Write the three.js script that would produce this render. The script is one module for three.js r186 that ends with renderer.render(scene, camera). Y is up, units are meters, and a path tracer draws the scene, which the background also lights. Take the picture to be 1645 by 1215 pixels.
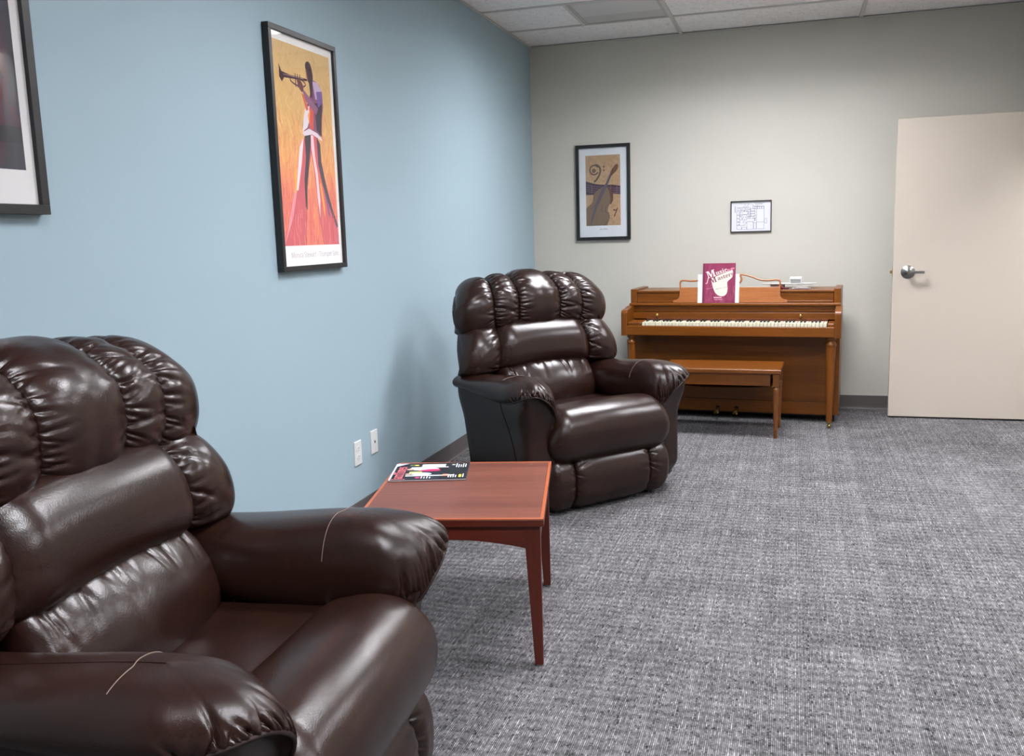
import * as THREE from 'three';
import { RectAreaLightUniformsLib } from 'three/addons/lights/RectAreaLightUniformsLib.js';
import { RoundedBoxGeometry } from 'three/addons/geometries/RoundedBoxGeometry.js';
import { ImprovedNoise } from 'three/addons/math/ImprovedNoise.js';
import { mergeGeometries, toCreasedNormals } from 'three/addons/utils/BufferGeometryUtils.js';

// ---------------------------------------------------------------- camera, light, exposure
const scene = new THREE.Scene();
scene.background = new THREE.Color(0.02, 0.02, 0.02);
const camera = new THREE.PerspectiveCamera(45.0555, 1645 / 1215, 0.05, 60);
camera.position.set(1.9485, 1.3240, 6.9769);
camera.rotation.set(-0.15509, 0.30071, -0.0297, 'YXZ');
const renderer = new THREE.WebGLRenderer({ antialias: true });
renderer.toneMapping = THREE.LinearToneMapping;
renderer.toneMappingExposure = 1.0;
renderer.shadowMap.enabled = true;
RectAreaLightUniformsLib.init();
const LAMP = { color: [0.985, 0.985, 1.04], power: [66, 45, 45] };     // luminance of the tubes behind the louvres

// ---------------------------------------------------------------- helpers
const CEIL = 2.7285, ROOM_X = 5.9, ROOM_Z = 8.7;
const V3 = (x, y, z) => new THREE.Vector3(x, y, z);
const lerp = (a, b, t) => a + (b - a) * t;
const clamp = (x, a = 0, b = 1) => Math.min(b, Math.max(a, x));
const smooth = (a, b, x) => { const t = clamp((x - a) / (b - a)); return t * t * (3 - 2 * t); };
let seed = 7;
const rnd = () => { seed = (seed * 1664525 + 1013904223) >>> 0; return seed / 4294967296; };
const noiseGen = new ImprovedNoise();
const N3 = (x, y, z = 0) => noiseGen.noise(x, y, z);
const hash = (x, y, s) => { let h = (x * 374761393 + y * 668265263 + s * 2147483647) | 0; h = Math.imul(h ^ (h >>> 13), 1274126177); h ^= h >>> 16; return (h >>> 0) / 4294967296; };
function pnoise(x, y, px, py, s = 1) {                       // value noise that repeats every px, py cells
  const xi = Math.floor(x), yi = Math.floor(y); let fx = x - xi, fy = y - yi;
  fx = fx * fx * (3 - 2 * fx); fy = fy * fy * (3 - 2 * fy);
  const m = (a, p) => ((a % p) + p) % p, a = m(xi, px), b = m(xi + 1, px), c = m(yi, py), d = m(yi + 1, py);
  return lerp(lerp(hash(a, c, s), hash(b, c, s), fx), lerp(hash(a, d, s), hash(b, d, s), fx), fy);
}
const taken = new Map();
function numbered(name) { const k = taken.get(name) || 0; taken.set(name, k + 1); return k ? `${name}_${String(k).padStart(3, '0')}` : name; }
function shadowed(o) { o.castShadow = true; o.receiveShadow = true; return o; }
function mesh(name, geo, mat, parent) { const m = shadowed(new THREE.Mesh(geo, mat)); m.name = name; parent.add(m); return m; }
function thing(name, label, category, pos = [0, 0, 0], turn = 0, group) {
  const g = new THREE.Group(); g.name = numbered(name); g.position.set(...pos); g.rotation.y = turn;
  g.userData = { label, category }; if (group) g.userData.group = group; scene.add(g); return g;
}
function struct(name, geo, mat, label) {
  const o = geo ? shadowed(new THREE.Mesh(geo, mat)) : new THREE.Group(); o.name = name; o.userData = { kind: 'structure', label, category: name.split('_')[0] };
  scene.add(o); return o;
}
// uv in metres from the place on the surface; axis = the direction the grain runs (u)
function uvBox(geo, axis = 'x', ox = 0, oy = 0) {
  const g = geo.index ? geo.toNonIndexed() : geo; if (!g.attributes.normal) g.computeVertexNormals();
  const p = g.attributes.position, n = g.attributes.normal, uv = new Float32Array(p.count * 2);
  for (let t = 0; t < p.count; t += 3) {
    let nx = 0, ny = 0, nz = 0;
    for (let k = 0; k < 3; k++) { nx += n.getX(t + k); ny += n.getY(t + k); nz += n.getZ(t + k); }
    nx = Math.abs(nx); ny = Math.abs(ny); nz = Math.abs(nz);
    for (let k = 0; k < 3; k++) {
      const i = t + k, X = p.getX(i), Y = p.getY(i), Z = p.getZ(i); let a, b;
      if (nx >= ny && nx >= nz) { a = Z; b = Y; if (axis === 'y') [a, b] = [b, a]; }
      else if (ny >= nz) { a = X; b = Z; if (axis === 'z') [a, b] = [b, a]; }
      else { a = X; b = Y; if (axis === 'y') [a, b] = [b, a]; }
      uv[2 * i] = a + ox; uv[2 * i + 1] = b + oy;
    }
  }
  g.setAttribute('uv', new THREE.BufferAttribute(uv, 2)); return g;
}
function box(x0, x1, y0, y1, z0, z1, r = 0, axis = 'x') {
  const w = x1 - x0, h = y1 - y0, d = z1 - z0, m = Math.min(w, h, d);
  const g = r > 0 ? new RoundedBoxGeometry(w, h, d, 2, Math.min(r, m * 0.49)) : new THREE.BoxGeometry(w, h, d);
  g.translate((x0 + x1) / 2, (y0 + y1) / 2, (z0 + z1) / 2); return uvBox(g, axis, rnd() * 3, rnd() * 3);
}
function tidy(list) { return mergeGeometries(list.map(g => { const k = g.index ? g.toNonIndexed() : g; for (const a of Object.keys(k.attributes)) if (!['position', 'normal', 'uv'].includes(a)) k.deleteAttribute(a); return k; })); }
function grid(fn, nu, nv, su = 1, sv = 1, flip = false) {
  const pos = [], uv = [], idx = [];
  for (let j = 0; j <= nv; j++) for (let i = 0; i <= nu; i++) { const q = fn(i / nu, j / nv); pos.push(q.x, q.y, q.z); uv.push(i / nu * su, j / nv * sv); }
  for (let j = 0; j < nv; j++) for (let i = 0; i < nu; i++) { const a = j * (nu + 1) + i, b = a + 1, c = a + nu + 1, d = c + 1; flip ? idx.push(a, c, b, b, c, d) : idx.push(a, b, c, b, d, c); }
  const g = new THREE.BufferGeometry(); g.setAttribute('position', new THREE.Float32BufferAttribute(pos, 3)); g.setAttribute('uv', new THREE.Float32BufferAttribute(uv, 2)); g.setIndex(idx); g.computeVertexNormals(); return g;
}
function curve(pts) { return new THREE.CatmullRomCurve3(pts.map(p => V3(...p)), false, 'centripetal'); }
function tube(pts, r, n = 40, k = 8) { return new THREE.TubeGeometry(curve(pts), n, r, k, false); }
function lathe(pts, n = 24) { return new THREE.LatheGeometry(pts.map(p => new THREE.Vector2(p[0], p[1])), n); }
function extrude(pts, depth, bevel = 0, holes = []) {        // outline in x, y; grows along z
  const s = new THREE.Shape(pts.map(p => new THREE.Vector2(...p)));
  for (const h of holes) s.holes.push(new THREE.Path(h.map(p => new THREE.Vector2(...p))));
  return new THREE.ExtrudeGeometry(s, { depth, bevelEnabled: bevel > 0, bevelThickness: bevel, bevelSize: bevel, bevelOffset: -bevel, bevelSegments: 2, curveSegments: 10 });
}

// ---------------------------------------------------------------- textures (colour, grain and print of the things; the desk wood also holds some reflection)
function dataTex(w, h, fn, srgb = true) {
  const d = new Uint8Array(w * h * 4);
  for (let y = 0; y < h; y++) for (let x = 0; x < w; x++) { const c = fn(x / w, y / h, x, y), i = (y * w + x) * 4; d[i] = clamp(c[0], 0, 255); d[i + 1] = clamp(c[1], 0, 255); d[i + 2] = clamp(c[2], 0, 255); d[i + 3] = 255; }
  const t = new THREE.DataTexture(d, w, h); t.wrapS = t.wrapT = THREE.RepeatWrapping; t.magFilter = THREE.LinearFilter; t.minFilter = THREE.LinearMipmapLinearFilter; t.generateMipmaps = true;
  if (srgb) t.colorSpace = THREE.SRGBColorSpace; t.needsUpdate = true; return t;
}
function rep(t, u, v) { const c = t.clone(); c.repeat.set(u, v); c.needsUpdate = true; return c; }
function mix3(a, b, t) { return [lerp(a[0], b[0], t), lerp(a[1], b[1], t), lerp(a[2], b[2], t)]; }
function woodTex(light, dark, streak, s, rows = 60, cols = 3) {           // one tile = 1 m along the grain, 0.5 m across
  return dataTex(1024, 1024, (u, v) => {
    const wob = pnoise(u * 5, v * 7, 5, 7, s + 9) * 0.03;
    const vv = v + wob;
    const a = pnoise(u * cols, vv * rows, cols, rows, s), b = pnoise(u * cols * 5, vv * rows * 3.5, cols * 5, Math.round(rows * 3.5), s + 1), c = pnoise(u * 2, vv * 9, 2, 9, s + 2);
    const pore = pnoise(u * 40, v * 400, 40, 400, s + 3);
    let t = clamp(0.15 + 0.45 * a + 0.3 * b + 0.45 * (c - 0.5));
    let q = mix3(light, dark, t); if (pore > 0.78) q = mix3(q, streak, (pore - 0.78) * 2.2); return q;
  });
}
function canvasTex(w, h, draw) {
  const c = document.createElement('canvas'); c.width = w; c.height = h; const g = c.getContext('2d'); draw(g, w, h);
  const t = new THREE.CanvasTexture(c); t.colorSpace = THREE.SRGBColorSpace; t.anisotropy = 8; return t;
}
console.log('textures');
const TEX = {};
TEX.carpet = dataTex(2048, 2048, (u, v, x, y) => {           // 2.0 m square, loop pile in ribs
  const f = (x % 5.12) / 5.12, col = Math.floor(x / 5.12);   // 400 ribs
  const sway = pnoise(u * 8, v * 14, 8, 14, 31) * 30;
  const n1 = pnoise(col * 7.37, y / 14 + hash(col, 3, 5) * 40, 4096, 2048, 11), n2 = hash(col, 5, 12), n3 = pnoise(col * 3.1 + 0.5, y / 6 + hash(col, 8, 5) * 40, 4096, 2048, 13);
  const band = 0.5 + 0.5 * Math.sin((y + sway) * 2 * Math.PI * 46 / 2048 + 2.5 * pnoise(u * 20, v * 6, 20, 6, 8));
  const coarse = pnoise(u * 30, v * 46, 30, 46, 3) * 0.5 + pnoise(u * 9, v * 16, 9, 16, 4) * 0.5;
  const rib = Math.sin(Math.PI * clamp(f * 1.1));
  let t = 69 + 60 * rib * (0.3 + 0.9 * n1) + 16 * (n2 - 0.5) + 26 * (coarse - 0.5) + 34 * (n3 - 0.5) + 16 * (band - 0.5) + 22 * (hash(x, y, 4) - 0.5);
  if (n1 > 0.82) t += 40 * rib * (n1 - 0.7) * 2.5; if (n3 < 0.14) t -= 26;
  return [t, t * 0.985, t];
});
TEX.carpetBump = dataTex(512, 512, (u, v, x, y) => { const f = (x % 6) / 6, n = hash(Math.floor(x / 6), Math.floor(y / 9), 11); const t = 255 * Math.sin(Math.PI * f) * (0.4 + 0.6 * n); return [t, t, t]; }, false);
TEX.paint = dataTex(512, 512, (u, v) => { const t = 110 + 70 * pnoise(u * 90, v * 90, 90, 90, 1) + 60 * pnoise(u * 190, v * 190, 190, 190, 2); return [t, t, t]; }, false);
TEX.leather = dataTex(512, 512, (u, v) => { const t = 60 + 110 * pnoise(u * 60, v * 60, 60, 60, 5) + 85 * pnoise(u * 120, v * 120, 120, 120, 6); return [t, t, t]; }, false);
TEX.leatherTone = dataTex(512, 512, (u, v) => { const t = 0.86 + 0.2 * pnoise(u * 6, v * 6, 6, 6, 5) + 0.08 * pnoise(u * 30, v * 30, 30, 30, 6); return [37 * t, 20.5 * t, 15.5 * t]; });
TEX.tile = dataTex(1024, 1024, (u, v, x, y) => {
  let t = 243 + 10 * pnoise(u * 60, v * 60, 60, 60, 1) - 6; const a = pnoise(u * 120, v * 120, 120, 120, 2), b = pnoise(u * 45, v * 45, 45, 45, 3);
  if (a > 0.80) t -= 200 * (a - 0.80); if (b > 0.8) t -= 90 * (b - 0.8); if (hash(x >> 1, y >> 1, 7) > 0.985) t -= 40; return [t, t * 0.99, t * 0.985];
});
TEX.walnut = woodTex([124, 69, 7], [88, 46, 2], [58, 28, 1], 21);
TEX.benchWood = woodTex([128, 72, 14], [94, 50, 7], [60, 30, 4], 31);
TEX.deskWoodSheen = woodTex([170, 108, 60], [140, 82, 40], [104, 58, 28], 61);  // music desk wood, lightened: part of its reflection is in the colour
TEX.mahogany = woodTex([134, 78, 58], [88, 42, 30], [64, 28, 20], 41, 90, 3);
TEX.mahoganyLeg = woodTex([94, 32, 14], [74, 22, 8], [50, 14, 5], 51);
TEX.perf = canvasTex(512, 512, (g, w, h) => { g.fillStyle = '#cfcdcb'; g.fillRect(0, 0, w, h); g.fillStyle = '#8a8887'; for (let y = 0; y < 64; y++) for (let x = 0; x < 64; x++) { g.beginPath(); g.arc((x + 0.5 + (y % 2) * 0.5) * 8, (y + 0.5) * 8, 2.1, 0, 7); g.fill(); } });

// ---------------------------------------------------------------- materials
const std = (o) => new THREE.MeshPhysicalMaterial(o);
const M = {
  carpet: std({ map: rep(TEX.carpet, 0.5, 0.5), roughness: 0.97, bumpMap: rep(TEX.carpetBump, 2, 2), bumpScale: 0.002, specularIntensity: 0.2 }),
  blue: std({ color: 0x95aab3, roughness: 0.62, bumpMap: rep(TEX.paint, 4, 4), bumpScale: 0.0004, specularIntensity: 0.6 }),
  beige: std({ color: 0xbebcb2, roughness: 0.62, bumpMap: rep(TEX.paint, 4, 4), bumpScale: 0.0004, specularIntensity: 0.6 }),
  tile: std({ map: rep(TEX.tile, 1 / 1.2, 1 / 1.2), roughness: 0.95, specularIntensity: 0.2 }),
  tee: std({ color: 0xc9c6c2, roughness: 0.5 }),
  vent: std({ map: rep(TEX.perf, 1 / 0.3, 1 / 0.3), roughness: 0.6 }),
  ventRim: std({ color: 0xb4b2b0, roughness: 0.5 }),
  plenum: std({ color: 0x8a8784, roughness: 0.9 }),
  rubber: std({ color: 0x55504f, roughness: 0.5 }),
  door: std({ color: 0xbab0a3, roughness: 0.5, bumpMap: rep(TEX.paint, 3, 3), bumpScale: 0.0002 }),
  doorEdge: std({ color: 0xc2b8a9, roughness: 0.55 }),
  steel: std({ color: 0x9a9a98, metalness: 1, roughness: 0.3 }),
  brass: std({ color: 0xb49a5c, metalness: 1, roughness: 0.28 }),
  white: std({ color: 0xd4d4d2, roughness: 0.45 }),
  whiteMetal: std({ color: 0xe4e3e0, roughness: 0.4 }),
  louvre: std({ color: 0xd0d0d0, metalness: 1, roughness: 0.25 }),
  tubeGlow: std({ color: 0xffffff, emissive: new THREE.Color(1, 0.985, 0.965), emissiveIntensity: 4, roughness: 0.5 }),
  leather: std({ map: rep(TEX.leatherTone, 2.5, 2.5), roughness: 0.27, bumpMap: rep(TEX.leather, 9, 9), bumpScale: 0.0003, specularIntensity: 0.78 }),
  stitch: std({ color: 0x7c6c62, roughness: 0.7 }),
  black: std({ color: 0x0e0e0f, roughness: 0.6 }),
  frameBlack: std({ color: 0x151517, roughness: 0.42 }),
  mat: std({ color: 0xd2d4d6, roughness: 0.85 }),
  glass: std({ color: 0xffffff, transmission: 1, thickness: 0, roughness: 0.03, ior: 1.5 }),
  piano: std({ map: rep(TEX.walnut, 1, 2), roughness: 0.36, specularIntensity: 0.8, clearcoat: 0.12, clearcoatRoughness: 0.2 }),
  desk: std({ map: rep(TEX.deskWoodSheen, 1, 2), roughness: 0.3, clearcoat: 0.4, clearcoatRoughness: 0.2 }),
  ivory: std({ color: 0xd4d1ba, roughness: 0.3 }),
  ebony: std({ color: 0x17130f, roughness: 0.35 }),
  felt: std({ color: 0x5c2a14, roughness: 0.9 }),
  bench: std({ map: rep(TEX.benchWood, 1, 2), roughness: 0.35, clearcoat: 0.3, clearcoatRoughness: 0.25 }),
  tableTop: std({ map: rep(TEX.mahogany, 1, 2), roughness: 0.38 }),
  litTableEdge: std({ color: 0xa2522a, roughness: 0.35 }),  // bullnose rim; its grazing reflection is painted in as orange
  tableLeg: std({ map: rep(TEX.mahoganyLeg, 1, 2), roughness: 0.4 }),
  paper: std({ color: 0xd3d4d8, roughness: 0.8 }),
  redFilm: std({ color: 0xa01128, roughness: 0.3 }),
  darkRed: std({ color: 0x4c141c, roughness: 0.5 }),
  clearWrap: std({ color: 0xf3f0f0, transmission: 0.8, thickness: 0, roughness: 0.15 }),
  hole: std({ color: 0x0a0a0a, roughness: 0.9 }),
};

// ---------------------------------------------------------------- room shell
console.log('room');
{
  struct('floor', box(-0.2, ROOM_X + 0.2, -0.15, 0, -0.2, ROOM_Z + 0.2), M.carpet, 'grey ribbed loop-pile carpet floor');
  struct('wall_left', box(-0.15, 0, 0, 3.1, -0.15, ROOM_Z + 0.15), M.blue, 'pale blue painted wall on the left');
  struct('wall_back', box(0, ROOM_X, 0, 3.1, -0.15, 0), M.beige, 'greige painted wall behind the piano');
  struct('wall_right', box(ROOM_X, ROOM_X + 0.15, 0, 3.1, -0.15, ROOM_Z + 0.15), M.beige, 'greige wall on the far right of the room');
  struct('wall_front', box(0, ROOM_X, 0, 3.1, ROOM_Z, ROOM_Z + 0.15), M.beige, 'greige wall behind the viewer');
  // short return wall that carries the door: opening from z 0.29 to 1.21
  const X0 = 3.53, X1 = 3.65;
  struct('wall_entry', tidy([box(X0, X1, 0, 3.0, 0, 0.24), box(X0, X1, 0, 3.0, 1.25, 1.45), box(X0, X1, 2.05, 3.0, 0.24, 1.25)]), M.beige, 'short return wall carrying the open door');
  struct('trim_1', tidy([box(X0 - 0.015, X1 + 0.015, 0, 2.05, 0.24, 0.29), box(X0 - 0.015, X1 + 0.015, 0, 2.05, 1.21, 1.25), box(X0 - 0.015, X1 + 0.015, 2.01, 2.05, 0.29, 1.21)]), M.doorEdge, 'beige metal frame of the open door');
  // cove base: flat rubber strip with a rounded toe
  const prof = [[0, 0], [0.014, 0], [0.0135, 0.003], [0.009, 0.006], [0.006, 0.012], [0.0045, 0.025], [0.0035, 0.1], [0.002, 0.1015], [0, 0.1015]];
  const along = (len) => uvBox(extrude(prof, len), 'z');
  struct('baseboard_left', along(ROOM_Z).translate(0, 0, 0), M.rubber, 'dark grey rubber base along the blue wall');
  const bbf = along(X0); bbf.rotateY(-Math.PI / 2); bbf.translate(X0, 0, 0);
  struct('baseboard_back', bbf, M.rubber, 'dark grey rubber base along the greige wall');

  // suspended ceiling: tees, tiles, wall angles
  const ceiling = struct('ceiling', null, null, 'suspended ceiling of white fissured tiles in a metal grid');
  mesh('deck', box(-0.15, ROOM_X + 0.15, 3.0, 3.15, -0.15, ROOM_Z + 0.15), M.plenum, ceiling);
  const xs = [0]; for (let x = 1.1427; x < ROOM_X; x += 1.2192) xs.push(x); xs.push(ROOM_X);
  const zs = [0]; for (let z = 0.565; z < ROOM_Z; z += 0.6096) zs.push(z); zs.push(ROOM_Z);
  const T = 0.012, ty = CEIL + 0.004;
  const lights = [];
  for (let i = 0; i < xs.length - 1; i++) for (let j = 0; j < zs.length - 1; j++) {
    const lit = (i === 1 || i === 3) && [2, 6, 10].includes(j);
    if (lit) { lights.push([(xs[i] + xs[i + 1]) / 2, (zs[j] + zs[j + 1]) / 2]); continue; }
    const cells = i === 0 && j === 1 ? [[xs[0], 0.553]] : [[xs[i], xs[i + 1]]];
    for (const [a, b] of cells) mesh('ceiling_tile', box(a + 0.004, b - 0.004, ty + 0.004, ty + 0.02, zs[j] + 0.004, zs[j + 1] - 0.004, 0, rnd() > 0.5 ? 'x' : 'z'), M.tile, ceiling);
  }
  for (const x of xs.slice(1, -1)) mesh('main_tee', box(x - T, x + T, CEIL, CEIL + 0.03, 0, ROOM_Z), M.tee, ceiling);
  for (const z of zs.slice(1, -1)) for (let i = 0; i < xs.length - 1; i++) mesh('cross_tee', box(xs[i] + (i ? T : 0), xs[i + 1] - T, CEIL + 0.0006, CEIL + 0.028, z - T, z + T), M.tee, ceiling);
  mesh('cross_tee', box(0.553 - T, 0.553 + T, CEIL + 0.0006, CEIL + 0.028, zs[1] + T, zs[2] - T), M.tee, ceiling);
  struct('trim_2', box(0, 0.02, CEIL - 0.001, CEIL + 0.002, 0.02, ROOM_Z), M.tee, 'white wall angle where the ceiling meets the blue wall');
  struct('trim_3', box(0, X0, CEIL - 0.001, CEIL + 0.002, 0, 0.02), M.tee, 'white wall angle where the ceiling meets the greige wall');

  const v = thing('ceiling_vent', 'grey perforated return-air panel in the ceiling grid', 'vent', [0.848, CEIL, (zs[1] + zs[2]) / 2]);
  mesh('rim', tidy([box(-0.281, 0.281, 0.003, 0.012, -0.291, -0.272), box(-0.281, 0.281, 0.003, 0.012, 0.272, 0.291), box(-0.281, -0.262, 0.003, 0.012, -0.272, 0.272), box(0.262, 0.281, 0.003, 0.012, -0.272, 0.272)]), M.ventRim, v);
  mesh('perforated_face', box(-0.262, 0.262, 0.006, 0.012, -0.272, 0.272), M.vent, v);

  // recessed parabolic troffers, 0.61 m x 1.22 m
  const kinds = ['first', 'second', 'third', 'fourth'];
  lights.forEach(([x, z], k) => {
    const row = kinds[Math.round((z - lights[0][1]) / 2.4384)] || 'last', side = x < 2.5 ? 'nearer the blue wall' : 'farther from the blue wall';
    const f = thing('ceiling_light', `recessed louvred ceiling light, ${row} from the piano wall, ${side}`, 'light', [x, CEIL, z], 0, 'recessed ceiling lights');
    const w = 0.585, d = 0.28, top = 0.15;
    mesh('housing', tidy([box(-w - 0.008, w + 0.008, top, top + 0.006, -d - 0.008, d + 0.008), box(-w - 0.008, -w, 0.004, top, -d - 0.008, d + 0.008), box(w, w + 0.008, 0.004, top, -d - 0.008, d + 0.008), box(-w, w, 0.004, top, -d - 0.008, -d), box(-w, w, 0.004, top, d, d + 0.008)]), M.whiteMetal, f);
    for (let i = -1; i <= 1; i += 2) mesh('long_blade', box(-w, w, 0.006, 0.051, i * d / 3 - 0.002, i * d / 3 + 0.002), M.louvre, f);
    for (let i = 1; i < 6; i++) mesh('cross_blade', box(-w + i * w / 3 - 0.002, -w + i * w / 3 + 0.002, 0.006, 0.032, -d, d), M.louvre, f);
    for (let i = -1; i <= 1; i++) { const t = new THREE.CylinderGeometry(0.0127, 0.0127, 1.14, 10); t.rotateZ(Math.PI / 2); t.translate(0, 0.125, i * d * 2 / 3); mesh('tube', t, M.tubeGlow, f); }
    const L = new THREE.RectAreaLight(new THREE.Color(...LAMP.color), LAMP.power[kinds.indexOf(row)], 1.15, 0.54);
    L.position.set(x, CEIL + 0.1, z); L.rotation.x = -Math.PI / 2; L.name = 'ceiling_light_glow'; scene.add(L);
  });
}

// ---------------------------------------------------------------- door
{
  const d = struct('door_1', null, null, 'beige flush door standing open with a steel lever handle');
  mesh('leaf', box(2.594, 3.512, 0.011, 2.009, 0.247, 0.291, 0.002, 'y'), M.door, d);
  const h = mesh('lever_handle', tidy([
    (() => { const g = lathe([[0.0001, 0.03], [0.014, 0.03], [0.015, 0.018], [0.03, 0.012], [0.042, 0.006], [0.0445, 0.002], [0.0445, 0]], 32); g.rotateX(Math.PI / 2); return g; })(),
    (() => { const g = new THREE.CylinderGeometry(0.0125, 0.0125, 0.05, 16); g.rotateX(Math.PI / 2); g.translate(0, 0, 0.04); return g; })(),
    box(-0.012, 0.098, -0.0095, 0.0095, 0.05, 0.064, 0.005),
    box(0.086, 0.098, -0.0095, 0.0095, 0.03, 0.06, 0.005),
  ]), M.steel, d); h.position.set(2.688, 1.003, 0.291);
  mesh('key_cylinder', (() => { const g = new THREE.CylinderGeometry(0.006, 0.006, 0.004, 12); g.rotateX(Math.PI / 2); g.translate(2.688, 1.003, 0.358); return g; })(), M.brass, d);
  mesh('latch_plate', box(2.5915, 2.595, 0.975, 1.03, 0.256, 0.282), M.brass, d);
  mesh('latch_bolt', box(2.578, 2.596, 0.993, 1.013, 0.262, 0.276, 0.003), M.brass, d);
  for (const y of [0.25, 1.0, 1.75]) mesh('hinge', (() => { const g = new THREE.CylinderGeometry(0.007, 0.007, 0.11, 10); g.translate(3.515, y, 0.296); return g; })(), M.steel, d);
}

// ---------------------------------------------------------------- recliners
console.log('recliners');
function profile(list) {                                     // list of [y, z, halfWidth] -> smooth lookup
  const c = curve(list);
  return (v) => c.getPoint(clamp(v));
}
// A stuffed leather panel on a base surface: rounded where it dives into its seams, gathered beside them.
function creaseList(L, every, s0) {                            // puckers along a seam of length L
  let k = s0 * 7919 + 13; const r = () => { k = (k * 1664525 + 1013904223) >>> 0; return k / 4294967296; };
  const out = []; for (let p = every * r(); p < L; p += every * (0.55 + 1.0 * r())) out.push({ p, len: 0.022 + 0.06 * r() * r() + 0.012 * r(), w: 0.0022 + 0.0026 * r(), deep: 0.35 + 0.9 * r(), tilt: (r() - 0.5) * 0.9 });
  return out;
}
function crease(list, run, d, scale = 1) {
  let o = 0.35 * Math.exp(-d / 0.03);
  for (const c of list) { const l = c.len * scale; if (d > 2.4 * l) continue; const w = c.w * (1 + d * 26), x = (run - c.p - c.tilt * d) / w; if (x * x < 9) o -= c.deep * Math.exp(-x * x) * Math.exp(-((d / l) ** 1.6)); }
  return o;
}
function panel(base, u0, u1, v0, v1, nu, nv, o) {
  const { h = 0.02, dip = [0.02, 0.02, 0.02, 0.02], w = [0.05, 0.05, 0.05, 0.05], gather = [0, 0, 0, 0], lu = 0.2, lv = 0.3, s = 1, reach = 1, every = 0.02, flip = false, slack = 0.001, pw = 0.62 } = o;
  const q = (d, w) => (w <= 0 || d >= w) ? 1 : Math.pow(Math.max(0, 1 - (1 - d / w) ** 2), pw);
  const ease = (x, a, b) => { const e = (1 - Math.cos(Math.PI * x)) / 2; return a && b ? lerp(x, e, 0.75) : x; };
  const lists = gather.map((g, k) => g ? creaseList(k < 2 ? lv : lu, every, s * 4 + k) : null);
  return grid((a, b) => {
    const su = ease(a, w[0], w[1]), sv = ease(b, w[2], w[3]) * 0.3 + b * 0.7, u = lerp(u0, u1, su), v = lerp(v0, v1, sv);
    const P = base(u, v), e = 1e-3;
    const du = base(u + e, v).sub(base(u - e, v)), dv = base(u, Math.min(1, v + e)).sub(base(u, Math.max(0, v - e)));
    const n = du.cross(dv).normalize(); if (flip) n.negate();
    const D = [su * lu, (1 - su) * lu, sv * lv, (1 - sv) * lv], Q = D.map((d, k) => q(d, w[k]));
    let off = h * Q[0] * Q[1] * Q[2] * Q[3]; { const q4 = dip.map((d, k) => d * (1 - Q[k])); off -= Math.max(...q4); }
    for (let k = 0; k < 4; k++) if (gather[k]) off += gather[k] * crease(lists[k], k < 2 ? sv * lv : su * lu, D[k], reach) * smooth(0, 0.008, D[k]);
    off += slack * N3(u * 3 + s + 0.37, v * 3.3 + 0.21, s * 1.7 + 0.13);
    return P.addScaledVector(n, off);
  }, nu, nv, lu, lv, flip);
}
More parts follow.
